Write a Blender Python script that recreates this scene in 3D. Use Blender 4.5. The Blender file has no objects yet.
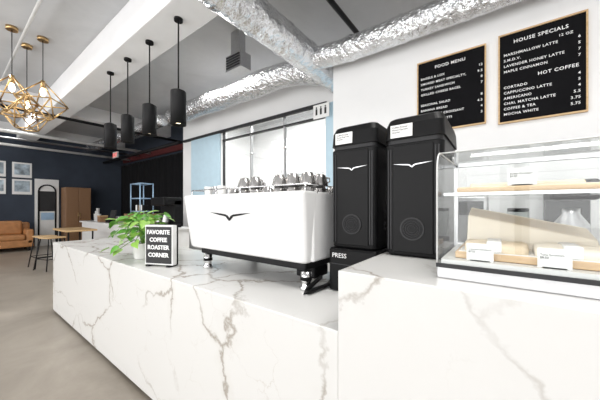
import bpy, bmesh, math, random
from mathutils import Vector, Matrix
random.seed(7)
S=bpy.context.scene
COL=S.collection
# ------------------------------------------------------------ materials
def newmat(name):
    m=bpy.data.materials.new(name); m.use_nodes=True
    nt=m.node_tree; b=nt.nodes['Principled BSDF']
    return m,nt,b
def mat(name,c,rough=.5,metal=0,noise=0,nscale=8,bump=0,bscale=30,emit=0,coat=0,spec=.5,bdist=.02):
    m,nt,b=newmat(name)
    b.inputs['Roughness'].default_value=rough; b.inputs['Metallic'].default_value=metal
    b.inputs['Base Color'].default_value=(*c,1)
    b.inputs['Coat Weight'].default_value=coat; b.inputs['Specular IOR Level'].default_value=spec
    tc=nt.nodes.new('ShaderNodeTexCoord')
    if noise:
        n=nt.nodes.new('ShaderNodeTexNoise'); n.inputs['Scale'].default_value=nscale; n.inputs['Detail'].default_value=5
        nt.links.new(tc.outputs['Object'],n.inputs['Vector'])
        r=nt.nodes.new('ShaderNodeValToRGB')
        r.color_ramp.elements[0].position=.3; r.color_ramp.elements[1].position=.7
        r.color_ramp.elements[0].color=(*[x*(1-noise) for x in c],1)
        r.color_ramp.elements[1].color=(*[min(1,x*(1+noise)) for x in c],1)
        nt.links.new(n.outputs['Fac'],r.inputs['Fac']); nt.links.new(r.outputs['Color'],b.inputs['Base Color'])
    if bump:
        n=nt.nodes.new('ShaderNodeTexNoise'); n.inputs['Scale'].default_value=bscale; n.inputs['Detail'].default_value=4
        nt.links.new(tc.outputs['Object'],n.inputs['Vector'])
        bp=nt.nodes.new('ShaderNodeBump'); bp.inputs['Strength'].default_value=bump; bp.inputs['Distance'].default_value=bdist
        nt.links.new(n.outputs['Fac'],bp.inputs['Height']); nt.links.new(bp.outputs['Normal'],b.inputs['Normal'])
    if emit:
        b.inputs['Emission Color'].default_value=(*c,1); b.inputs['Emission Strength'].default_value=emit
    return m
def glassmat(name,tint=(1,1,1),base=0.04,edge=.7):
    m=bpy.data.materials.new(name); m.use_nodes=True; nt=m.node_tree; nt.nodes.clear()
    o=nt.nodes.new('ShaderNodeOutputMaterial'); t=nt.nodes.new('ShaderNodeBsdfTransparent'); g=nt.nodes.new('ShaderNodeBsdfGlossy')
    g.inputs['Roughness'].default_value=.02; t.inputs['Color'].default_value=(*tint,1)
    lw=nt.nodes.new('ShaderNodeLayerWeight'); lw.inputs['Blend'].default_value=.5
    pw=nt.nodes.new('ShaderNodeMath'); pw.operation='POWER'; pw.inputs[1].default_value=4
    ad=nt.nodes.new('ShaderNodeMath'); ad.operation='MULTIPLY_ADD'; ad.inputs[1].default_value=edge; ad.inputs[2].default_value=base; ad.use_clamp=True
    mx=nt.nodes.new('ShaderNodeMixShader')
    nt.links.new(lw.outputs['Facing'],pw.inputs[0]); nt.links.new(pw.outputs[0],ad.inputs[0]); nt.links.new(ad.outputs[0],mx.inputs[0])
    nt.links.new(t.outputs[0],mx.inputs[1]); nt.links.new(g.outputs[0],mx.inputs[2]); nt.links.new(mx.outputs[0],o.inputs[0])
    return m
def marble():
    m,nt,b=newmat('quartz_marble'); N=nt.nodes; L=nt.links
    tc=N.new('ShaderNodeTexCoord')
    mp=N.new('ShaderNodeMapping'); mp.inputs['Rotation'].default_value=(.3,.5,.2); mp.inputs['Location'].default_value=(.35,.1,.22)
    L.new(tc.outputs['Object'],mp.inputs['Vector'])
    def distort(src,scale,amt):
        n=N.new('ShaderNodeTexNoise'); n.inputs['Scale'].default_value=scale; n.inputs['Detail'].default_value=6; n.inputs['Roughness'].default_value=.6
        L.new(src,n.inputs['Vector'])
        s=N.new('ShaderNodeVectorMath'); s.operation='SUBTRACT'; s.inputs[1].default_value=(.5,.5,.5); L.new(n.outputs['Color'],s.inputs[0])
        k=N.new('ShaderNodeVectorMath'); k.operation='SCALE'; k.inputs['Scale'].default_value=amt; L.new(s.outputs[0],k.inputs[0])
        a=N.new('ShaderNodeVectorMath'); a.operation='ADD'; L.new(src,a.inputs[0]); L.new(k.outputs[0],a.inputs[1])
        return a.outputs[0]
    def vein(src,scale,w,ms,mlo,mhi,k=1.0):
        v=N.new('ShaderNodeTexVoronoi'); v.feature='DISTANCE_TO_EDGE'; v.inputs['Scale'].default_value=scale; L.new(src,v.inputs['Vector'])
        r=N.new('ShaderNodeMapRange'); r.inputs[1].default_value=0; r.inputs[2].default_value=w; r.inputs[3].default_value=k; r.inputs[4].default_value=0
        L.new(v.outputs['Distance'],r.inputs[0])
        n=N.new('ShaderNodeTexNoise'); n.inputs['Scale'].default_value=ms; n.inputs['Detail'].default_value=3; L.new(src,n.inputs['Vector'])
        q=N.new('ShaderNodeMapRange'); q.inputs[1].default_value=mlo; q.inputs[2].default_value=mhi; L.new(n.outputs['Fac'],q.inputs[0])
        mu=N.new('ShaderNodeMath'); mu.operation='MULTIPLY'; L.new(r.outputs[0],mu.inputs[0]); L.new(q.outputs[0],mu.inputs[1])
        return mu.outputs[0]
    d=distort(mp.outputs[0],2.2,.42)
    v1=vein(d,1.75,.024,1.6,.38,.54)
    d2=distort(mp.outputs[0],4,.3)
    v2=vein(d2,3.4,.012,2.2,.52,.68,.7)
    v3=vein(d,1.75,.085,1.6,.44,.60,.22)
    c0=N.new('ShaderNodeMixRGB'); c0.inputs[1].default_value=(.72,.715,.70,1); c0.inputs[2].default_value=(.54,.50,.45,1); L.new(v3,c0.inputs[0])
    c1=N.new('ShaderNodeMixRGB'); c1.inputs[2].default_value=(.37,.335,.295,1); L.new(c0.outputs[0],c1.inputs[1]); L.new(v1,c1.inputs[0])
    c2=N.new('ShaderNodeMixRGB'); c2.inputs[2].default_value=(.52,.48,.43,1); L.new(c1.outputs[0],c2.inputs[1]); L.new(v2,c2.inputs[0])
    L.new(c2.outputs[0],b.inputs['Base Color']); b.inputs['Roughness'].default_value=.25
    return m
def concrete(name,c1,c2,rough,sc=1.2):
    m,nt,b=newmat(name); N=nt.nodes; L=nt.links
    tc=N.new('ShaderNodeTexCoord')
    n=N.new('ShaderNodeTexNoise'); n.inputs['Scale'].default_value=sc; n.inputs['Detail'].default_value=9; n.inputs['Roughness'].default_value=.65; n.inputs['Distortion'].default_value=.6
    L.new(tc.outputs['Object'],n.inputs['Vector'])
    r=N.new('ShaderNodeValToRGB'); r.color_ramp.elements[0].position=.32; r.color_ramp.elements[1].position=.68
    r.color_ramp.elements[0].color=(*c1,1); r.color_ramp.elements[1].color=(*c2,1)
    L.new(n.outputs['Fac'],r.inputs['Fac']); L.new(r.outputs['Color'],b.inputs['Base Color'])
    q=N.new('ShaderNodeMapRange'); q.inputs[3].default_value=rough-.1; q.inputs[4].default_value=rough+.15; L.new(n.outputs['Fac'],q.inputs[0]); L.new(q.outputs[0],b.inputs['Roughness'])
    return m
def wood(name,c1,c2,sc=6):
    m,nt,b=newmat(name); N=nt.nodes; L=nt.links
    tc=N.new('ShaderNodeTexCoord'); mp=N.new('ShaderNodeMapping'); mp.inputs['Scale'].default_value=(1,8,8); L.new(tc.outputs['Object'],mp.inputs['Vector'])
    n=N.new('ShaderNodeTexNoise'); n.inputs['Scale'].default_value=sc; n.inputs['Detail'].default_value=5; L.new(mp.outputs[0],n.inputs['Vector'])
    r=N.new('ShaderNodeValToRGB'); r.color_ramp.elements[0].position=.3; r.color_ramp.elements[1].position=.7
    r.color_ramp.elements[0].color=(*c1,1); r.color_ramp.elements[1].color=(*c2,1)
    L.new(n.outputs['Fac'],r.inputs['Fac']); L.new(r.outputs['Color'],b.inputs['Base Color']); b.inputs['Roughness'].default_value=.45
    return m
M=dict(
 marble=marble(),
 floor=concrete('polished_concrete',(.225,.195,.16),(.37,.33,.28),.34),
 ceil=concrete('ceiling_concrete',(.50,.51,.525),(.62,.63,.645),.8,.7),
 beam=mat('beam_paint',(.88,.88,.89),.7,noise=.03,nscale=2),
 white=mat('wall_white',(.82,.82,.82),.7,noise=.02,nscale=2),
 navy=mat('wall_navy',(.045,.055,.075),.8,noise=.1,nscale=2,spec=.2),
 blue=mat('pale_blue',(.50,.66,.76),.5,noise=.03),
 trim=mat('trim_white',(.78,.78,.77),.4,noise=.02),
 black=mat('black_plastic',(.006,.006,.0065),.42,noise=.1,nscale=20,spec=.16),
 blackm=mat('black_metal',(.009,.009,.010),.5,noise=.1,spec=.2),
 gray=mat('dark_gray',(.028,.028,.030),.5,noise=.1,spec=.3),
 gwhite=mat('machine_white',(.80,.80,.80),.4,noise=.01,coat=.1),
 chrome=mat('chrome',(.75,.75,.76),.12,metal=1,noise=.02),
 steel=mat('brushed_steel',(.55,.55,.56),.32,metal=1,noise=.05,nscale=40),
 duct=mat('duct_metal',(.86,.87,.89),.20,metal=.95,noise=.10,nscale=6,bump=1,bscale=11,bdist=.045),
 foil=mat('duct_foil',(.88,.89,.91),.18,metal=.95,noise=.10,nscale=8,bump=1,bscale=17,bdist=.05),
 pipe=mat('pipe_gray',(.22,.23,.25),.5,metal=.4,noise=.1),
 brass=mat('brass',(.62,.42,.20),.28,metal=1,noise=.05),
 oak=wood('oak_frame',(.50,.32,.15),(.66,.46,.25)),
 walnut=wood('brown_wood',(.20,.10,.05),(.32,.18,.09)),
 tray=wood('tray_wood',(.55,.37,.21),(.70,.52,.33)),
 leather=mat('tan_leather',(.42,.19,.07),.45,noise=.15,bump=.2),
 chalk=mat('menu_black',(.008,.008,.009),.8,noise=.1,spec=.05),
 text=mat('text_white',(.9,.9,.9),.6,noise=.01),
 textb=mat('text_black',(.01,.01,.01),.6,noise=.01),
 paper=mat('paper_white',(.85,.85,.84),.7,noise=.02),
 parch=mat('parchment',(.80,.73,.61),.7,noise=.05,nscale=10),
 bread=mat('bread_crust',(.58,.33,.14),.6,noise=.25,nscale=25,bump=.4),
 crumb=mat('bread_pale',(.76,.63,.46),.75,noise=.12,nscale=30,bump=.3),
 cup=mat('silver_cup',(.46,.45,.44),.2,metal=.9,noise=.1),
 cupw=mat('white_ceramic',(.8,.8,.78),.2,noise=.02),
 leaf=mat('pothos_leaf',(.11,.34,.035),.35,noise=.45,nscale=14),
 leaf2=mat('pothos_leaf_light',(.30,.54,.10),.35,noise=.25,nscale=14),
 stem=mat('stem_green',(.15,.3,.05),.5,noise=.1),
 soil=mat('soil',(.03,.02,.015),.9,noise=.3,nscale=40),
 curtain=mat('curtain_black',(.010,.010,.011),.9,noise=.1,spec=.1),
 maroon=mat('maroon_paint',(.12,.02,.02),.6,noise=.1),
 rackblue=mat('blue_enamel',(.36,.52,.70),.35,metal=.3,noise=.05),
 photo=mat('print_gray',(.35,.42,.48),.5,noise=.6,nscale=6),
 exitred=mat('exit_red',(.8,.05,.03),.5,noise=.01,emit=1.0),
 bulb=mat('bulb_warm',(1,.85,.6),.5,noise=.01,emit=6),
 glass=glassmat('clear_glass',(.965,.98,.975)),
 winglass=glassmat('window_glass',(.95,.965,.97),.07,.4),
)
# ------------------------------------------------------------ helpers
def group(name,loc=(0,0,0),rz=0):
    e=bpy.data.objects.new(name,None); e.location=loc; e.rotation_euler=(0,0,rz); e.empty_display_size=.1; COL.objects.link(e); return e
def add(name,me,mt,parent=None,smooth=False,loc=None,rot=None):
    o=bpy.data.objects.new(name,me); COL.objects.link(o)
    if mt: me.materials.append(M[mt] if isinstance(mt,str) else mt)
    if smooth:
        for p in me.polygons: p.use_smooth=True
    if parent: o.parent=parent
    if loc: o.location=loc
    if rot: o.rotation_euler=rot
    return o
def raw(name,v,f,mt,parent=None,smooth=False,**k):
    me=bpy.data.meshes.new(name); me.from_pydata([tuple(x) for x in v],[],f); me.update()
    bm=bmesh.new(); bm.from_mesh(me); bmesh.ops.recalc_face_normals(bm,faces=bm.faces); bm.to_mesh(me); bm.free()
    return add(name,me,mt,parent,smooth,**k)
def box(name,x0,x1,y0,y1,z0,z1,mt,parent=None,bevel=0,seg=2,**k):
    bm=bmesh.new(); bmesh.ops.create_cube(bm,size=1)
    for v in bm.verts:
        v.co=Vector(((x0+x1)/2+v.co.x*(x1-x0),(y0+y1)/2+v.co.y*(y1-y0),(z0+z1)/2+v.co.z*(z1-z0)))
    if bevel: bmesh.ops.bevel(bm,geom=bm.edges[:],offset=bevel,segments=seg,profile=.5,affect='EDGES')
    me=bpy.data.meshes.new(name); bm.to_mesh(me); bm.free()
    return add(name,me,mt,parent,**k)
def cyl(name,p0,p1,r,mt,parent=None,r2=None,seg=20,smooth=True):
    p0=Vector(p0); p1=Vector(p1); r2=r if r2 is None else r2
    d=(p1-p0); L=d.length; q=d.to_track_quat('Z','Y')
    bm=bmesh.new(); bmesh.ops.create_cone(bm,cap_ends=True,segments=seg,radius1=r,radius2=r2,depth=L)
    for v in bm.verts: v.co=(q@v.co)+(p0+p1)/2
    me=bpy.data.meshes.new(name); bm.to_mesh(me); bm.free()
    o=add(name,me,mt,parent)
    if smooth:
        for p in me.polygons: p.use_smooth=len(p.vertices)==4
    return o
def lathe(name,prof,loc,mt,parent=None,seg=24):
    v=[];f=[];n=len(prof)
    for i in range(seg):
        a=2*math.pi*i/seg
        for r,z in prof: v.append((loc[0]+r*math.cos(a),loc[1]+r*math.sin(a),loc[2]+z))
    for i in range(seg):
        j=(i+1)%seg
        for k in range(n-1): f.append((i*n+k,j*n+k,j*n+k+1,i*n+k+1))
    return raw(name,v,f,mt,parent,True)
def resample(pts,step):
    pts=[Vector(p) for p in pts]; P=[]
    ext=[pts[0]*2-pts[1]]+pts+[pts[-1]*2-pts[-2]]
    for i in range(1,len(ext)-2):
        a,b,c,d=ext[i-1:i+3]; n=max(1,int((c-b).length/step))
        for k in range(n):
            t=k/n
            P.append(.5*((2*b)+(c-a)*t+(2*a-5*b+4*c-d)*t*t+(3*b-a-3*c+d)*t**3))
    P.append(pts[-1]); return P
def sweep(name,pts,rf,mt,parent=None,seg=20,step=.05,smooth=True,spline=True,cap=True):
    P=resample(pts,step) if spline else [Vector(p) for p in pts]
    v=[];f=[];s=0; up=Vector((0,0,1)); prevn=None
    for i,p in enumerate(P):
        t=(P[min(i+1,len(P)-1)]-P[max(i-1,0)]).normalized()
        if prevn is None:
            a=up if abs(t.z)<.9 else Vector((1,0,0)); n=(a-t*a.dot(t)).normalized()
        else: n=(prevn-t*prevn.dot(t)).normalized()
        prevn=n; bb=t.cross(n)
        if i: s+=(p-P[i-1]).length
        r=rf(s,i) if callable(rf) else rf
        for k in range(seg):
            an=2*math.pi*k/seg; v.append(p+(n*math.cos(an)+bb*math.sin(an))*r)
    for i in range(len(P)-1):
        for k in range(seg):
            j=(k+1)%seg; f.append((i*seg+k,i*seg+j,(i+1)*seg+j,(i+1)*seg+k))
    if cap: f.append(tuple(range(seg))); f.append(tuple((len(P)-1)*seg+k for k in range(seg)))
    return raw(name,v,f,mt,parent,smooth)
def rr(hx,y0,y1,r,n=5,cx=0):
    out=[]
    for (cxx,cyy,a0) in ((cx+hx-r,y1-r,0),(cx-hx+r,y1-r,90),(cx-hx+r,y0+r,180),(cx+hx-r,y0+r,270)):
        for k in range(n+1):
            a=math.radians(a0+90*k/n); out.append((cxx+r*math.cos(a),cyy+r*math.sin(a)))
    return out
def loft(name,secs,mt,parent=None,smooth=False):
    v=[];f=[];n=len(secs[0][1])
    for z,ring in secs:
        for x,y in ring: v.append((x,y,z))
    for i in range(len(secs)-1):
        for k in range(n):
            j=(k+1)%n; f.append((i*n+k,i*n+j,(i+1)*n+j,(i+1)*n+k))
    f.append(tuple(range(n))); f.append(tuple((len(secs)-1)*n+k for k in range(n)))
    return raw(name,v,f,mt,parent,smooth)
def extr_x(name,prof,x0,x1,mt,parent=None,bevel=0):
    n=len(prof); v=[(x0,y,z) for y,z in prof]+[(x1,y,z) for y,z in prof]
    f=[tuple(range(n)),tuple(range(n,2*n))]+[(k,(k+1)%n,n+(k+1)%n,n+k) for k in range(n)]
    o=raw(name,v,f,mt,parent)
    if bevel:
        md=o.modifiers.new('bev','BEVEL'); md.width=bevel; md.segments=3; md.limit_method='ANGLE'
    return o
def text(name,s,loc,size,mt,parent,rot=(math.pi/2,0,0),align='LEFT',space=1.0,ext=.001,ls=1.0,off=0):
    c=bpy.data.curves.new(name,'FONT'); c.body=s; c.size=size; c.align_x=align; c.extrude=ext; c.space_character=space; c.space_line=ls; c.resolution_u=2
    c.offset=size*off
    o=bpy.data.objects.new(name,c); COL.objects.link(o); o.data.materials.append(M[mt]); o.parent=parent; o.location=loc; o.rotation_euler=rot; return o
def poly(name,pts,mt,parent,y,thick=.003):
    n=len(pts); v=[(x,y,z) for x,z in pts]+[(x,y+thick,z) for x,z in pts]
    f=[tuple(range(n)),tuple(range(n,2*n))]+[(k,(k+1)%n,n+(k+1)%n,n+k) for k in range(n)]
    return raw(name,v,f,mt,parent)
# ------------------------------------------------------------ room
CZ=4.1
box('floor',-13,3.6,-4.2,6.8,-.1,0,'floor')
box('ceiling',-13,3.6,-4.2,6.8,CZ,CZ+.12,'ceil')
box('wall_left',-13,-12.8,-4.2,6.8,0,3.85,'navy')
box('wall_left_upper',-13,-12.8,-4.2,6.8,3.85,CZ,'white')
box('wall_right',3.5,3.7,-4.2,6.8,0,CZ,'white')
box('wall_rear',-7,3.5,6.6,6.8,0,CZ,'white')
box('wall_lounge',-12.8,-7.1,4.7,4.85,0,CZ,'navy')
box('trim_1',-12.8,-7.1,4.62,4.7,3.2,3.38,'maroon')
box('wall_lounge_return',-7.1,-6.95,4.15,6.6,0,CZ,'white')
box('wall_menu',-1.82,3.5,3.2,3.35,0,3.46,'white')
box('wall_window_upper',-7.0,-1.7,4.0,4.15,3.15,3.72,'white')
box('wall_window_sill',-7.0,-1.7,4.0,4.15,0,1.0,'white')
box('wall_window_left',-7.0,-5.3,4.0,4.15,1.0,3.15,'white')
box('wall_window_right',-2.42,-1.7,4.0,4.15,1.0,3.15,'blue')
box('wall_jog',-1.85,-1.7,3.35,4.0,0,3.46,'white')
g=group('door_1'); box('panel',-6.55,-5.34,3.965,4.0,1.0,3.1,'blue',g); box('panel_low',-6.55,-5.34,3.965,4.0,0,1.0,'white',g)
g=group('window_1')
box('rail_top',-6.9,-2.38,3.94,3.99,3.10,3.16,'gray',g)
box('rail_low',-5.32,-2.38,4.02,4.1,2.93,2.955,'gray',g)
box('pane',-5.3,-2.42,4.06,4.07,1.0,3.15,'winglass',g)
for x in (-5.3,-4.35,-3.4,-2.44): box('mullion',x-.012,x+.012,4.03,4.1,1.0,3.15,'steel' if x!=-5.3 else 'gray',g)
box('sill',-5.35,-2.4,3.96,4.0,.97,1.0,'steel',g)
for x in (-4.3,-3.35): cyl('knob',(x,3.98,2.5),(x,4.05,2.5),.025,'chrome',g)
g=group('kitchen_shelf')
box('board',-5.6,-2.2,6.2,6.55,1.75,1.79,'steel',g); box('board2',-5.6,-2.2,6.2,6.55,2.3,2.34,'steel',g)
for i in range(12):
    x=-5.4+i*.27; h=random.uniform(.15,.35); box('tub',x,x+.18,6.28,6.5,1.79,1.79+h,random.choice(['paper','gray','steel','tray']),g)
for x in (-5.6,-3.9,-2.2): box('post',x-.02,x+.02,6.5,6.6,0,2.6,'steel',g)
g=group('wall_front')
box('sill',-12.8,3.5,-4.2,-4.0,0,.4,'white',g); box('header',-12.8,3.5,-4.2,-4.0,3.4,CZ,'white',g)
for x in (-12.8,-9.6,-6.4,-3.2,0,3.2): box('pier',x,x+.3,-4.2,-4.0,.4,3.4,'gray',g)
box('beam_main',-12.8,3.5,1.5,1.95,3.6,CZ,'beam',bevel=.01)
box('beam_cross',-9.3,-9.0,-4,1.5,3.75,CZ,'beam'); box('beam_cross.001',-9.3,-9.0,1.95,4.7,3.75,CZ,'beam')
box('baseboard_left',-12.8,-12.78,-4,4.7,0,.12,'gray')
# ------------------------------------------------------------ counter
g=group('service_counter')
FY=.86
box('low_block',-4.58,-.47,FY,1.62,.04,.90,'marble',g,bevel=.004)
box('high_block',-.47,1.7,FY,1.78,.04,1.12,'marble',g,bevel=.004)
box('shadow_plinth',-4.5,1.65,FY+.06,1.55,0,.04,'black',g)  # black recessed strip added to draw the shadow along the counter base
# ------------------------------------------------------------ ducts
g=group('air_duct'); sweep('straight',[(-2.06,-3.9,3.35),(-2.06,3.95,3.35)],lambda s,i:.185+(.010 if (s%.45)<.05 else 0),'duct',g,step=.022,seg=28)
sweep('branch',[(-2.06,2.96,3.33),(-1.7,2.96,3.28),(-1.3,2.96,3.26),(0,2.96,3.26),(3.4,2.96,3.26)],lambda s,i:.135+(.01 if (s%.6)<.05 else 0)+.002*math.sin(s*23),'foil',g,step=.022,seg=28)
sweep('flex_hose',[(-2.06,3.5,3.40),(-2.3,3.52,3.48),(-2.6,3.55,3.58),(-3.2,3.52,3.62),(-4.2,3.5,3.60),(-5.3,3.5,3.62),(-6.6,3.5,3.62)],lambda s,i:.20+.010*(i%2)+.01*math.sin(s*5),'foil',g,step=.028,seg=24)
g=group('flex_duct'); sweep('hose',[(-6.9,3.4,3.58),(-7.2,3.4,3.57),(-9,3.4,3.57),(-12.7,3.4,3.57)],lambda s,i:.145+.008*(i%2),'foil',g,step=.035,seg=20)
g=group('ceiling_vent'); box('body',-3.48,-3.12,2.7,2.9,3.48,3.72,'steel',g); box('neck',-3.4,-3.2,2.74,2.86,3.72,CZ,'steel',g)
for i in range(5): box('slat',-3.45,-3.15,2.685,2.7,3.51+i*.04,3.53+i*.04,'gray',g)
def pipe(name,p0,p1,r,mt='pipe'):
    cyl(name,p0,p1,r,mt,seg=12)
pipe('sprinkler_pipe',(-1.45,-3.9,3.555),(-1.45,6.5,3.555),.03,'blackm')
pipe('conduit_pipe',(-8.9,2.05,3.85),(3.4,2.05,3.85),.02)
pipe('conduit_pipe',(-8.9,2.17,3.9),(3.4,2.17,3.9),.03,'steel')
pipe('conduit_pipe',(-12.0,-3.9,3.25),(-12.0,4.6,3.25),.04,'trim')
pipe('conduit_pipe',(-11.2,-3.9,3.32),(-11.2,4.6,3.32),.03,'steel')
pipe('conduit_pipe',(-10.3,-3.9,3.33),(-10.3,4.6,3.33),.045,'trim')
pipe('conduit_pipe',(-7.9,-3.9,3.36),(-7.9,4.6,3.36),.035,'blackm')
pipe('conduit_pipe',(-8.9,.75,3.95),(3.4,.75,3.95),.02,'trim')
pipe('conduit_pipe',(-12.8,3.95,3.14),(-7.1,3.95,3.14),.05,'blackm')
g=group('track_light'); box('track',-1.3,1.5,2.3,2.34,3.5,3.53,'blackm',g)
for x in (-1.1,0,1.3): cyl('rod',(x,2.32,3.53),(x,2.32,CZ),.008,'blackm',g)
for x in (-.9,.5):
    cyl('stem',(x,2.32,3.5),(x,2.32,3.42),.012,'blackm',g); cyl('head',(x,2.27,3.45),(x,2.42,3.36),.045,'blackm',g,r2=.055)
g=group('spot_lamp'); cyl('stem',(-.6,1.75,3.6),(-.6,1.75,3.45),.012,'trim',g); cyl('head',(-.6,1.8,3.47),(-.6,1.66,3.38),.05,'trim',g,r2=.07); cyl('lens',(-.6,1.662,3.381),(-.6,1.655,3.377),.06,'bulb',g)
# ------------------------------------------------------------ cylinder pendants
for x in (-3.08,-3.82,-4.53,-5.22):
    g=group('pendant_light',(x,1.7,0))
    cyl('canopy',(0,0,3.57),(0,0,3.6),.05,'blackm',g); cyl('cord',(0,0,2.74),(0,0,3.57),.009,'blackm',g,seg=8)
    lathe('shade',[(0,2.76),(.02,2.76),(.085,2.73),(.088,2.72),(.088,2.33),(.08,2.33),(.075,2.40),(0,2.41)],(0,0,0),'blackm',g)
    lathe('bulb',[(0,2.35),(.03,2.355),(.045,2.38),(.03,2.405),(0,2.41)],(0,0,0),'bulb',g,seg=12)
# ------------------------------------------------------------ brass geometric pendants
def geo(loc,R,H,top,rz):
    g=group('geometric_pendant_lamp',loc,rz)
    n=4; ring=[Vector((R*math.cos(a),R*math.sin(a),0)) for a in [2*math.pi*k/n for k in range(n)]]
    T=Vector((0,0,H*.55)); r2=[v*.45+Vector((0,0,-H*.42)) for v in ring]; r2=[Matrix.Rotation(math.pi/n,3,'Z')@v for v in r2]
    E=[]
    for k in range(n):
        E+= [(ring[k],ring[(k+1)%n]),(ring[k],T),(ring[k],r2[k]),(ring[(k+1)%n],r2[k]),(r2[k],r2[(k+1)%n])]
    for i,(a,b) in enumerate(E): cyl('rod_%d'%i,a,b,.010,'brass',g,seg=6)
    cyl('socket',T,T-Vector((0,0,.12)),.03,'brass',g); lathe('bulb',[(0,-.11),(.03,-.08),(.038,-.03),(.02,.03),(0,.04)],(T.x,T.y,T.z-.15),'bulb',g,seg=12)
    cyl('cord',T,(0,0,top-loc[2]-.03),.006,'blackm',g,seg=6); cyl('canopy',(0,0,top-loc[2]-.05),(0,0,top-loc[2]),.07,'brass',g)
def W(px,py,Z):
    z=(Z-1.35)*268/(207-py); u=(px-300)/268; return (z*(-.598+.802*u),z*(.802+.598*u))
for px,py,Zb,R,rz in ((12,27,3.02,.33,.3),(27,45,2.93,.33,1.0),(43,38,3.06,.33,.1)):
    x,y=W(px,py,CZ); geo((x,y,Zb),R,.62,CZ,rz)
# ------------------------------------------------------------ espresso machine
g=group('espresso_machine')
X0,X1=-1.93,-.80
def shell():
    secs=[]
    for z,ins,yf in ((1.045,.035,1.165),(1.055,.022,1.15),(1.10,.016,1.142),(1.25,.008,1.122),(1.38,.002,1.105),(1.425,0,1.10),(1.435,.006,1.106)):
        secs.append((z,rr((X1-X0)/2-ins,yf,1.24,.028,5,(X0+X1)/2)))
    return loft('back_panel',secs,'gwhite',g)
o=shell()
md=o.modifiers.new('b','BEVEL'); md.width=.004; md.segments=2; md.limit_method='ANGLE'; md.angle_limit=math.radians(50)
prof=[(1.20,1.05),(1.20,1.435),(1.62,1.435),(1.72,1.42),(1.74,1.39),(1.70,1.36),(1.60,1.31),(1.50,1.17),(1.44,1.07),(1.40,1.05)]
extr_x('side_left',prof,X0+.004,X0+.06,'gwhite',g,.012); extr_x('side_right',prof,X1-.06,X1-.004,'gwhite',g,.012)
box('core',X0+.06,X1-.06,1.22,1.60,1.08,1.36,'steel',g); box('cup_tray',X0+.06,X1-.06,1.22,1.66,1.385,1.405,'steel',g)
box('chassis',X0+.10,X1-.05,1.19,1.72,1.0,1.07,'blackm',g,bevel=.01); box('drip_tray',X0+.10,X1-.08,1.45,1.86,1.03,1.075,'steel',g,bevel=.008)
for x in (-1.74,-.845):
    for y in (1.19,1.66):
        lathe('leg',[(0,.901),(.034,.901),(.036,.915),(.026,.925),(.026,.945),(.03,.95),(.03,1.0),(0,1.0)],(x,y,0),'chrome',g)
        cyl('leg_band',(x,y,.955),(x,y,.975),.032,'black',g)
sweep('cup_rail',[(X0+.03,1.66,1.475),(X0+.03,1.16,1.475),(X1-.03,1.16,1.475),(X1-.03,1.66,1.475)],.004,'chrome',g,seg=8,spline=False)
for x,y in ((X0+.03,1.16),(-1.6,1.16),(-1.345,1.16),(-1.08,1.16),(X1-.03,1.16),(X0+.03,1.6),(X1-.03,1.6)): cyl('post',(x,y,1.42),(x,y,1.475),.005,'chrome',g,seg=8)
for x in (-1.62,-1.345,-1.07):
    cyl('group_head',(x,1.66,1.24),(x,1.78,1.24),.05,'chrome',g); cyl('group_body',(x,1.74,1.18),(x,1.74,1.30),.04,'chrome',g)
    cyl('basket',(x,1.74,1.13),(x,1.74,1.18),.036,'steel',g); cyl('handle',(x,1.77,1.155),(x,1.92,1.14),.014,'black',g,r2=.018); cyl('spout',(x,1.74,1.10),(x,1.74,1.14),.012,'chrome',g)
for x in (-1.80,-.89): sweep('steam_wand',[(x,1.66,1.32),(x,1.78,1.28),(x,1.80,1.15),(x,1.78,1.06)],.007,'chrome',g,seg=8)
def wing(s,k=1): return [(a*s,b*s*k) for a,b in [(-1,.26),(-.55,.20),(-.2,.12),(-.09,.02),(0,-.20),(.09,.02),(.2,.12),(.55,.20),(1,.26),(.5,.06),(.17,-.04),(0,-.36),(-.17,-.04),(-.5,.06)]]
poly('emblem',[(x-1.40,z+1.292) for x,z in wing(.205,.42)],'black',g,1.110,.008)
sweep('hose',[(-.86,1.5,1.0),(-.81,1.42,.93),(-.77,1.30,.917),(-.775,1.2,.917),(-.79,1.1,.917),(-.82,1.3,.95)],.012,'black',g,seg=8)
box('drain_box',-1.0,-.86,1.3,1.45,.93,1.0,'black',g,bevel=.01)
g=group('coffee_cups')
def cup(x,y,z,r,h,mt,nm='cup'):
    lathe(nm,[(0,h),(r*.55,h),(r*.62,h*.93),(r*.85,h*.6),(r,h*.1),(r*1.02,0),(r*.95,0),(r*.8,h*.55),(0,h*.88)],(x,y,z),mt,g,seg=18)
    sweep(nm+'_handle',[(x+r*.9,y,z+h*.2),(x+r*1.35,y,z+h*.3),(x+r*1.3,y,z+h*.6),(x+r*.8,y,z+h*.68)],.005,mt,g,seg=6,step=.02)
for iy in range(3):
    for ix in range(7):
        x=-1.50+ix*.105; y=1.24+iy*.135
        cup(x,y,1.407,.047,.070,'cup')
        if (ix+iy)%5!=3 and ix>0: cup(x,y,1.479,.047,.068,'cup')
g=group('glass_tumblers')
for i,(x,y) in enumerate([(-1.82,1.25),(-1.74,1.27),(-1.66,1.25),(-1.80,1.38),(-1.70,1.40),(-1.62,1.38)]):
    lathe('tumbler',[(.028,0),(.033,.10),(.030,.10),(.026,.006),(0,.006)],(x,y,1.407),'steel' if i%2 else 'cupw',g,seg=14)
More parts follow.
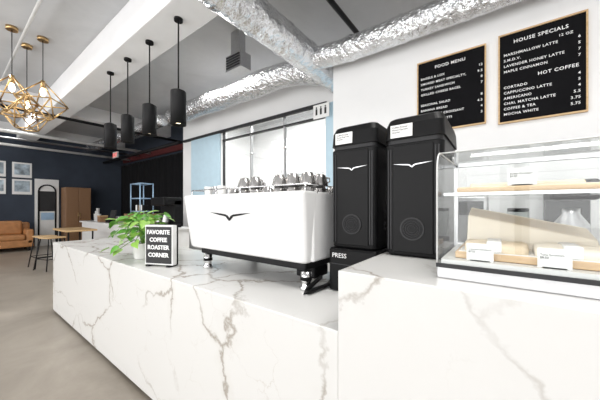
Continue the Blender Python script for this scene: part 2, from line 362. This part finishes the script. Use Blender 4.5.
# ------------------------------------------------------------ grinders
def grinder(xc,zb):
    g=group('coffee_grinder',(xc,1.28,zb))
    hw=.128
    def ring(dx,dyf,r): return rr(hw-dx,dyf,.44,r,6)
    loft('body',[(0,ring(.012,.012,.03)),(.01,ring(.004,.004,.03)),(.05,ring(.002,.0,.03)),(.52,ring(0,0,.03)),(.525,ring(.004,.004,.03))],'black',g)
    loft('collar',[(.525,ring(.007,.008,.03)),(.545,ring(.007,.008,.03))],'gray',g)
    loft('hopper_lid',[(.545,ring(-.002,-.002,.032)),(.615,ring(.002,.004,.032)),(.645,ring(.010,.02,.035)),(.655,ring(.018,.04,.035))],'black',g)
    box('lid_handle',-.06,.06,.12,.30,.655,.664,'gray',g,bevel=.003)
    for s in (-1,1):
        for i in range(2): box('rib',s*(.108-i*.012)-.003,s*(.108-i*.012)+.003,-.004,.01,.03,.50,'gray',g,bevel=.001)
    box('face_plate',-.088,.088,-.006,.01,.02,.515,'black',g,bevel=.004)
    poly('emblem',[(x,z+.42) for x,z in wing(.085,.40)],'steel',g,-.009,.004)
    cyl('grille_ring',(0,-.012,.13),(0,-.004,.13),.052,'gray',g,seg=32); cyl('grille',(0,-.014,.13),(0,-.006,.13),.046,'blackm',g,seg=32)
    for r in (.036,.026,.016): sweep('grille_line',[(r*math.cos(a),-.0145,.13+r*math.sin(a)) for a in [2*math.pi*k/20 for k in range(21)]],.0015,'gray',g,seg=5,spline=False)
    for i in range(4): box('side_vent',hw-.004,hw+.002,.12,.34,.1+i*.03,.112+i*.03,'gray',g)
    box('label',-.098,-.0,-.003,.002,.553,.612,'paper',g)
    text('label_text','Coffee Roaster\nHouse Espresso\nGrinder',(-.09,-.004,.597),.0115,'textb',g,ext=.0003)
    cyl('knob',(hw,.2,.45),(hw+.018,.2,.45),.022,'steel',g)
    box('spout',-.03,.03,.44,.50,.30,.38,'gray',g,bevel=.006); box('fork',-.035,.035,.44,.52,.22,.235,'steel',g)
    box('chin',-.09,.09,.44,.50,0,.03,'black',g,bevel=.004)
    return g
grinder(-.615,1.131); grinder(-.318,1.121)
g=group('tamping_press')
loft('body',[(.901,rr(.13,1.27,1.72,.015,4,-.614)),(.905,rr(.134,1.265,1.72,.015,4,-.614)),(1.12,rr(.134,1.265,1.72,.015,4,-.614)),(1.13,rr(.128,1.272,1.71,.015,4,-.614))],'black',g)
text('brand_plate','PRESS',(-.725,1.262,1.082),.034,'text',g,ext=.0005)
box('groove',-.745,-.485,1.262,1.27,1.045,1.049,'gray',g)
# ------------------------------------------------------------ display case
g=group('pastry_display_case')
cx0,cx1=-.165,.80; yF,yB=.97,1.46; zb=1.12
box('base',cx0,cx1,yF,yB,zb,1.165,'steel',g,bevel=.003); box('base_trim',cx0-.002,cx1+.002,yF-.003,yF+.004,1.155,1.168,'gray',g)
box('deck',cx0+.01,cx1-.01,yF+.015,yB-.01,1.165,1.18,'trim',g)
prof=[(yF+.004,1.168)]
for k in range(7):
    a=math.pi-(math.pi/2)*k/6; prof.append((yF+.064+.06*math.cos(a),1.472+.063*math.sin(a)))
prof.append((yB,1.545))
n=len(prof); v=[(x,y,z) for x in (cx0,cx1) for y,z in prof]; f=[(k,k+1,n+k+1,n+k) for k in range(n-1)]
raw('curved_glass',v,f,'glass',g,False)
side=prof+[(yB,1.168)]
for nm,x in (('side_glass_left',cx0),('side_glass_right',cx1)):
    n=len(side); v=[(x,y,z) for y,z in side]
    raw(nm,v,[tuple(range(n))],'glass',g)
    sweep('edge_'+nm,[(x,y,z) for y,z in prof],.0025,'trim',g,seg=6,spline=False)
    box('rear_post',x-.008,x+.008,yB-.012,yB+.004,1.168,1.545,'steel',g)
sweep('top_edge',[(cx0,yF+.064,1.535),(cx1,yF+.064,1.535)],.0025,'trim',g,seg=6,spline=False)
box('rear_rail_top',cx0,cx1,yB-.012,yB+.008,1.535,1.55,'steel',g); box('rear_rail',cx0,cx1,yB-.01,yB+.004,1.168,1.185,'steel',g)
def pane(nm,x0,x1,y,z0,z1): raw(nm,[(x0,y,z0),(x1,y,z0),(x1,y,z1),(x0,y,z1)],[(0,1,2,3)],'glass',g)
pane('sliding_door',cx0+.01,.33,yB-.003,1.18,1.54); pane('sliding_door',.30,cx1-.01,yB-.009,1.18,1.54)
raw('glass_shelf',[(cx0+.01,1.04,1.396),(cx1-.01,1.04,1.396),(cx1-.01,yB-.02,1.396),(cx0+.01,yB-.02,1.396)],[(0,1,2,3)],'glass',g); box('shelf_rail',cx0+.01,cx1-.01,1.036,1.042,1.388,1.398,'steel',g)
def tag(g,x,y,z,w=.07,h=.055,txt='Butter Croissant\n$4.50'):
    box('tag',x,x+w,y,y+.0025,z,z+h,'paper',g); text('tag_text',txt,(x+.005,y-.0006,z+h*.62),.0082,'textb',g,ext=.0002)
    box('tag_foot',x+.01,x+w-.01,y,y+.03,z-.0,z+.003,'paper',g)
def slab(name,x0,x1,y0,y1,z0,z1,mt,tilt,g,bev=.008):
    o=box(name,-(x1-x0)/2,(x1-x0)/2,-(y1-y0)/2,(y1-y0)/2,-(z1-z0)/2,(z1-z0)/2,mt,g,bevel=bev,seg=3); o.location=((x0+x1)/2,(y0+y1)/2,(z0+z1)/2); o.rotation_euler=tilt; return o
t=group('pastry_tray'); slab('board',-.12,.25,1.07,1.36,1.398,1.418,'tray',(0,0,0),t); slab('board_r',.27,.66,1.07,1.36,1.398,1.418,'tray',(0,0,0),t)
slab('liner',-.11,.24,1.09,1.34,1.418,1.4195,'paper',(0,0,0),t,.0005)
slab('flatbread',-.09,.05,1.15,1.31,1.4195,1.434,'crumb',(0,0,.05),t,.006); slab('flatbread',.07,.21,1.15,1.31,1.4195,1.434,'crumb',(0,0,-.05),t,.006)
for i in range(4):
    x=.36+i*.08; lathe('bun',[(0,0),(.034,.002),(.038,.012),(.030,.024),(.012,.030),(0,.031)],(x,1.22,1.418),'bread',t,seg=16)
tag(t,.02,1.075,1.418)
t=group('sandwich_tray')
slab('board',-.12,.27,1.03,1.40,1.181,1.203,'tray',(0,0,0),t,.004); slab('board_r',.285,.70,1.03,1.40,1.181,1.203,'tray',(0,0,0),t,.004)
def wedge(name,x0,x1,y0,y1,z0,zl,zr,mt):
    v=[(x0,y0,z0),(x1,y0,z0),(x1,y1,z0),(x0,y1,z0),(x0,y0+.06,zl-.03),(x1,y0+.06,zr-.03),(x1,y1,zr),(x0,y1,zl)]
    o=raw(name,v,[(0,1,2,3),(4,5,6,7),(0,1,5,4),(1,2,6,5),(2,3,7,6),(3,0,4,7)],mt,t); md=o.modifiers.new('b','BEVEL'); md.width=.006; md.segments=2
wedge('parchment_loaf',-.10,.25,1.18,1.38,1.203,1.35,1.275,'parch')
def halfbread(x0,w,y0,d,h,mt,z=1.2045):
    n=10; pr=[(0,0)]+[(d*(.5-.5*math.cos(math.pi*k/n)),h*math.sin(math.pi*k/n)**.6+.004) for k in range(1,n)]+[(d,0)]
    v=[];m=len(pr)
    for xx,s in ((x0,.85),(x0+.012,1),(x0+w-.012,1),(x0+w,.85)):
        for y,zz in pr: v.append((xx,y0+d/2+(y-d/2)*s,z+zz*s))
    f=[(i*m+k,i*m+(k+1)%m,(i+1)*m+(k+1)%m,(i+1)*m+k) for i in range(3) for k in range(m)]+[tuple(range(m)),tuple(3*m+k for k in range(m))]
    raw('sandwich',v,f,mt,t,True)
slab('liner',-.11,.26,1.035,1.17,1.203,1.2045,'paper',(0,0,0),t,.0005); slab('liner_r',.295,.69,1.05,1.38,1.203,1.2045,'paper',(0,0,0),t,.0005)
for i in range(2):
    x=-.095+i*.18
    halfbread(x,.165,1.05,.11,.030,'parch' if i else 'crumb'); slab('wrap_band',x+.06,x+.10,1.046,1.164,1.2045,1.2405,'paper',(0,0,0),t,.006)
for i in range(3): halfbread(.305+i*.125,.115,1.08,.25,.05,'crumb' if i%2 else 'parch')
tag(t,-.085,1.003,1.181,txt='Caprese Sandwich\n$7.50'); tag(t,.085,1.003,1.181,txt='Tuna Sandwich\n$8.50'); tag(t,.33,1.003,1.181,txt='Ham & Cheese\n$8.00')
# ------------------------------------------------------------ menu boards
def board(x0,x1,z0,z1,items,name='menu_board'):
    g=group(name); y=3.2
    box('panel',x0,x1,y-.02,y-.004,z0,z1,'chalk',g)
    for a in ((x0-.012,x1+.012,z1,z1+.014),(x0-.012,x1+.012,z0-.014,z0),(x0-.012,x0,z0,z1),(x1,x1+.012,z0,z1)): box('frame',a[0],a[1],y-.03,y,a[2],a[3],'oak',g)
    for s,px,pz,sz,al in items: text('lettering',s,(px,y-.0215,pz),sz,'text',g,align=al,space=1.12,ext=.0005,off=.012)
b1=[('FOOD MENU',-.42,2.84,.044,'CENTER')]
z=2.745
for s,p in (('BAGELS & LOX','12'),('SMOKED MEAT SPECIALTY,','9.5'),('TURKEY SANDWICH','8'),('GRILLED CHEESE BAGEL','7'),(None,None),('SEASONAL SALAD','8'),('BANANA BREAD','4.5'),('CHOCOLATE CROISSANT','4'),('COOKIE, BISCOTTI','3')):
    if s: b1.append((s,-.70,z,.032,'LEFT')); b1.append((p,-.135,z,.032,'RIGHT'))
    z-=.058
board(-.726,-.118,2.18,2.93,b1)
b2=[('HOUSE SPECIALS',.285,2.87,.044,'CENTER'),('12 OZ',.45,2.815,.030,'CENTER'),('HOT COFFEE',.40,2.525,.040,'CENTER')]
z=2.765
for s,p in (('MARSHMALLOW LATTE','6'),('S.M.D.V.','5'),('LAVENDER HONEY LATTE','7'),('MAPLE CINNAMON','7')): b2.append((s,.03,z,.032,'LEFT')); b2.append((p,.54,z,.032,'RIGHT')); z-=.052
z=2.46
for s,p in (('CORTADO',"4"),('CAPPUCCINO LATTE','5'),('AMERICANO','4'),('CHAI, MATCHA LATTE','5.5'),('COFFEE & TEA','3.75'),('MOCHA WHITE','5.75')):
    b2.append((s,.03,z,.032,'LEFT')); b2.append((p,.54,z,.032,'RIGHT')); z-=.05
board(0,.57,2.15,2.96,b2)
g=group('restroom_sign'); box('plate',-2.62,-2.3,3.90,3.92,2.88,3.12,'paper',g,bevel=.004)
for x in (-2.55,-2.46,-2.37): cyl('head',(x,3.895,3.065),(x,3.90,3.065),.014,'textb',g); box('body',x-.018,x+.018,3.896,3.90,2.94,3.045,'textb',g)
for x in (-2.55,-2.37): box('bracket',x-.01,x+.01,3.92,3.94,3.08,3.1,'steel',g)
# ------------------------------------------------------------ back bar
g=group('back_counter'); box('carcass',-1.8,3.4,2.62,3.18,.08,.87,'trim',g); box('top',-1.8,3.45,2.6,3.19,.87,.91,'marble',g); box('kick',-1.75,3.4,2.68,3.18,0,.08,'black',g)
for i in range(8): box('door',-1.77+i*.64,-1.16+i*.64,2.605,2.62,.12,.84,'trim',g,bevel=.004); box('pull',-1.5+i*.64,-1.4+i*.64,2.59,2.605,.78,.79,'steel',g)
g=group('batch_brewer'); box('body',.30,.56,2.75,3.1,.911,1.0,'blackm',g,bevel=.01); box('column',.30,.56,2.98,3.1,1.0,1.5,'blackm',g,bevel=.01); box('head',.30,.56,2.72,3.1,1.40,1.55,'blackm',g,bevel=.02); lathe('pot',[(0,0),(.09,0),(.10,.05),(.10,.22),(.05,.30),(.05,.34),(0,.34)],(.43,2.84,1.0),'steel',g)
g=group('water_boiler'); box('body',-.32,-.08,2.75,3.05,.93,1.45,'steel',g,bevel=.02); box('panel',-.29,-.11,2.742,2.75,1.28,1.4,'black',g); cyl('tap',(-.2,2.74,1.2),(-.2,2.68,1.18),.015,'black',g)
for x in (-.28,-.12): cyl('foot',(x,2.85,.911),(x,2.85,.93),.015,'black',g)
g=group('blender_jug'); cyl('base',(0.12,2.85,.911),(0.12,2.85,1.07),.09,'black',g,r2=.07); lathe('jug',[(.05,0),(.075,.24),(.07,.24),(.045,.01),(0,.01)],(0.12,2.85,1.07),'glass',g); cyl('lid',(0.12,2.85,1.31),(0.12,2.85,1.34),.07,'black',g)
# ------------------------------------------------------------ letter sign + plant
g=group('letter_board_sign',(-2.06,.98,.901),.42)
box('case',-.122,.122,0.004,.05,.012,.312,'trim',g,bevel=.004); box('edge',-.124,.124,.05,.062,.008,.317,'black',g)
box('face',-.110,.110,0,.01,.024,.300,'gray',g)
for x in (-.09,.09): box('foot',x-.015,x+.015,-.01,.07,0,.013,'black',g)
text('lettering','FAVORITE\nCOFFEE\nROASTER\nCORNER',(0,-.002,.245),.044,'text',g,align='CENTER',ext=.0015,ls=1.3,off=.03)
g=group('potted_pothos',(-2.52,1.06,.901))
lathe('pot',[(0,0),(.055,0),(.062,.01),(.075,.13),(.078,.135),(.07,.135),(.066,.11),(0,.11)],(0,0,0),'cupw',g)
lathe('soil',[(0,.115),(.068,.115)],(0,0,0),'soil',g)
def leafgeo(bmv,bmf,pos,dirv,size,nrm):
    d=dirv.normalized(); s=d.cross(nrm).normalized(); n=s.cross(d).normalized()
    base=len(bmv); cen=[.0,.12,.42,.75,1.08]
    P=((-.10,.28),(.12,.47),(.42,.46),(.75,.26))
    def pt(t,w,h): return pos+d*(t*size)+s*(w*size)+n*(h*size)
    drop=lambda t:-.25*t*t
    C=[pt(t,0,drop(t)-.05) for t in cen]
    R=[pt(t,w,drop(t)+.06) for t,w in P]; Lf=[pt(t,-w,drop(t)+.06) for t,w in P]
    bmv+=C+R+Lf
    c=lambda i:base+i; r=lambda i:base+5+i; l=lambda i:base+9+i
    for q in (r,l):
        bmf+=[(c(0),q(0),q(1),c(1)),(c(1),q(1),q(2),c(2)),(c(2),q(2),q(3),c(3)),(c(3),q(3),c(4))]
V={'leaf':[[],[]],'leaf2':[[],[]]}
for i in range(120):
    a=random.uniform(0,2*math.pi); rad=random.uniform(.02,.25)*(1.25 if math.cos(a)<0 else 1.0); z=.26+random.uniform(-.02,.18)-rad*random.uniform(.15,.8)
    z=max(z,.07)
    pos=Vector((rad*math.cos(a)*1.1,rad*math.sin(a)*.8,z)); d=Vector((math.cos(a)*.8+random.uniform(-.4,.4),math.sin(a)*.8+random.uniform(-.4,.4),random.uniform(-.5,.35)))
    k='leaf2' if random.random()<.45 else 'leaf'
    leafgeo(V[k][0],V[k][1],pos,d,random.uniform(.06,.09),Vector((random.uniform(-.4,.4),random.uniform(-.8,.1),1)).normalized())
    if i%3==0: sweep('stem_%d'%i,[(0,0,.11),(pos.x*.4,pos.y*.4,z*.7+.09),tuple(pos)],.0025,'stem',g,seg=5,step=.04)
for k in V: raw('leaves_'+k,V[k][0],V[k][1],k,g,True)
# ------------------------------------------------------------ lounge area
def rod(g,a,b,r,mt='blackm'): cyl('leg',a,b,r,mt,g,seg=8)
g=group('leather_sofa')
box('seat_base',-12.5,-11.65,-.2,1.75,.12,.34,'leather',g,bevel=.03); box('back',-12.6,-12.3,-.2,1.75,.2,.86,'leather',g,bevel=.06,seg=3)
for y in (-.2,1.57): box('arm',-12.5,-11.65,y,y+.18,.2,.66,'leather',g,bevel=.05,seg=3)
for y in (-.01,.78): box('cushion',-12.32,-11.62,y,y+.78,.34,.5,'leather',g,bevel=.05,seg=3); box('back_cushion',-12.35,-12.12,y,y+.78,.48,.92,'leather',g,bevel=.07,seg=3)
for x in (-12.4,-11.75):
    for y in (-.1,1.65): rod(g,(x,y,0),(x,y,.13),.025)
for y0 in (.80,1.40):
    for z0 in (2.33,1.77):
        g=group('framed_poster'); box('frame',-12.8,-12.77,y0,y0+.46,z0,z0+.5,'trim',g); box('print',-12.772,-12.765,y0+.05,y0+.41,z0+.09,z0+.45,'photo',g)
g=group('door_2'); box('slab',-12.8,-12.74,1.93,2.55,0,2.32,'trim',g)
sweep('arch',[(-12.73,2.02,.3),(-12.73,2.02,1.9)]+[(-12.73,2.24-.22*math.cos(a),1.9+.22*math.sin(a)) for a in [math.pi*k/8 for k in range(1,8)]]+[(-12.73,2.46,1.9),(-12.73,2.46,.3)],.025,'blackm',g,seg=6,spline=False)
box('glass',-12.735,-12.73,2.04,2.44,1.2,1.9,'gray',g); box('poster',-12.735,-12.725,2.08,2.42,.9,1.15,'rackblue',g)
g=group('wood_cabinet'); box('body',-12.78,-12.2,2.62,3.35,.06,2.05,'walnut',g,bevel=.01)
for y in (2.64,2.995): box('door',-12.2,-12.18,y,y+.34,.1,2.0,'walnut',g,bevel=.008); 
for y in (2.96,3.02): cyl('pull',(-12.16,y,.95),(-12.16,y,1.15),.01,'brass',g)
for y in (2.7,3.27): box('foot',-12.7,-12.3,y-.03,y+.03,0,.06,'walnut',g)
v=[];f=[];n=160
for i in range(n+1):
    x=-12.7+5.0*i/n; y=4.52+.045*math.sin(i*.9)+.015*math.sin(i*.37)
    v+=[(x,y,0.02),(x,y,3.04)]
for i in range(n): f.append((2*i,2*i+2,2*i+3,2*i+1))
g=group('stage_curtain'); raw('cloth',v,f,'curtain',g,True); cyl('curtain_rod',(-12.75,4.52,3.05),(-7.6,4.52,3.05),.02,'blackm',g)
g=group('exit_sign'); box('case',-10.85,-10.45,3.6,3.64,3.05,3.25,'trim',g); text('lettering','EXIT',(-10.65,3.597,3.08),.19,'exitred',g,align='CENTER'); cyl('stem',(-10.65,3.62,3.25),(-10.65,3.62,3.4),.012,'blackm',g)
g=group('cafe_table'); box('top',-9.1,-7.9,1.7,2.3,.77,.81,'oak',g,bevel=.008)
for x in (-9.0,-8.0):
    for y in (1.77,2.23): rod(g,(x,y,0),(x,y,.77),.018)
def stool(x,y,rz=0):
    g=group('bar_stool',(x,y,0),rz); box('seat',-.17,.17,-.17,.17,.67,.70,'oak',g,bevel=.012)
    P=[(sx,sy) for sx,sy in ((-1,-1),(1,-1),(1,1),(-1,1))]
    for sx,sy in P: rod(g,(sx*.14,sy*.14,.67),(sx*.22,sy*.22,0),.011)
    for k in range(4):
        a,b=P[k],P[(k+1)%4]; rod(g,(a[0]*.195,a[1]*.195,.24),(b[0]*.195,b[1]*.195,.24),.008)
stool(-8.30,1.42,.1); stool(-7.82,1.46,.3)
g=group('side_counter'); box('body',-10.9,-5.6,2.75,3.35,0,.86,'trim',g,bevel=.01); box('top',-10.95,-5.55,2.7,3.4,.86,.90,'trim',g)
box('display_riser',-7.7,-6.75,2.8,3.3,.901,1.18,'walnut',bevel=.005)
g=group('cash_register',(-9.0,3.0,.901)); box('base',-.15,.15,-.15,.15,0,.08,'black',g,bevel=.01); slab('screen',-.18,.18,-.02,.02,.12,.36,'gray',(-.2,0,0),g); cyl('neck',(0,0,.08),(0,0,.2),.03,'black',g)
g=group('card_box',(-9.7,2.95,.901)); box('body',-.12,.12,-.1,.1,0,.16,'walnut',g,bevel=.01); box('lid',-.125,.125,-.105,.105,.16,.19,'oak',g,bevel=.005)
g=group('paper_cup_stack')
for i in range(4):
    x=-10.5+i*.12; h=.22+.09*(i%3)
    lathe('stack',[(0,0),(.035,0),(.045,h),(.048,h),(.048,h+.01),(0,h+.01)],(x,3.0,.901),'paper',g,seg=14)
    for k in range(3): lathe('lip',[(.040,0),(.049,.004),(.040,.008)],(x,3.0,.901+h*.5+.05*k),'cupw',g,seg=14)
g=group('napkin_dispenser',(-8.35,2.95,.901)); box('body',-.09,.09,-.08,.08,0,.2,'steel',g,bevel=.01); box('slot',-.05,.05,-.083,-.078,.06,.15,'black',g); box('napkin',-.04,.04,-.1,-.08,.09,.13,'paper',g)
g=group('wire_display_rack',(-7.15,3.0,1.181))
for sx in (-1,1):
    for sy in (-1,1): cyl('post',(sx*.26,sy*.15,0),(sx*.26,sy*.15,.75),.014,'rackblue',g,seg=8)
for z in (.06,.38,.74):
    for sy in (-1,1): cyl('bar',(-.26,sy*.15,z),(.26,sy*.15,z),.012,'rackblue',g,seg=8)
    for sx in (-1,1): cyl('bar',(sx*.26,-.15,z),(sx*.26,.15,z),.012,'rackblue',g,seg=8)
for z in (.06,.38): box('shelf',-.25,.25,-.14,.14,z,z+.012,'glass',g)
for i in range(5): box('bag',-.22+i*.09,-.15+i*.09,-.06,.06,.072,.22,['paper','gray','tray','paper','black'][i],g,bevel=.01)
g=group('brewing_station',(-5.95,3.0,.901)); box('base',-.3,.3,-.2,.2,0,.08,'black',g,bevel=.015); box('tower',-.3,.3,.02,.2,.08,.6,'black',g,bevel=.015); box('head',-.3,.3,-.2,.2,.48,.66,'black',g,bevel=.02)
for x in (-.14,.14): lathe('carafe',[(0,0),(.07,0),(.08,.06),(.05,.17),(.06,.2),(0,.2)],(x,-.08,.08),'steel',g)
# ------------------------------------------------------------ lights
def area(name,loc,rot,sx,sy,e,c=(1,1,1)):
    l=bpy.data.lights.new(name,'AREA'); l.shape='RECTANGLE'; l.size=sx; l.size_y=sy; l.energy=e; l.color=c
    o=bpy.data.objects.new(name,l); COL.objects.link(o); o.location=loc; o.rotation_euler=rot
for i,x in enumerate((-10.5,-6.9,-3.9,-1.2,1.8)):
    area('window_daylight',(x,-3.9,1.95),(math.radians(90),0,0),2.8,2.8,76,(1,.995,.985))
for x,y in ((-6.5,.2),(-2.9,.4),(.4,.6),(-4.5,2.9),(-10.5,1.5)):
    area('ceiling_fill_light',(x,y,3.9),(0,0,0),1.3,.35,30,(1,.98,.95))  # added fill lights under the ceiling, not actual panel fixtures
area('barista_fill_light',(.6,1.3,3.8),(0,0,0),1.6,.3,30,(1,.98,.95))  # added overhead fill for the counter, no actual lamp hangs here
area('kitchen_fill_light',(-4,5.3,3.9),(0,0,0),2.5,1,230,(1,.98,.95))  # fill added to brighten the closed room behind the window
w=bpy.data.worlds.new('World'); S.world=w; w.use_nodes=True
w.node_tree.nodes['Background'].inputs[0].default_value=(.98,.985,1,1); w.node_tree.nodes['Background'].inputs[1].default_value=1.4
# ------------------------------------------------------------ camera
c=bpy.data.cameras.new('camera'); co=bpy.data.objects.new('camera',c); COL.objects.link(co); S.camera=co
co.location=(0,0,1.35); co.rotation_euler=(math.pi/2,0,math.radians(36.7)); c.lens=268*36/600; c.sensor_width=36; c.shift_y=7/600; c.clip_start=.05
S.view_settings.view_transform='Standard'
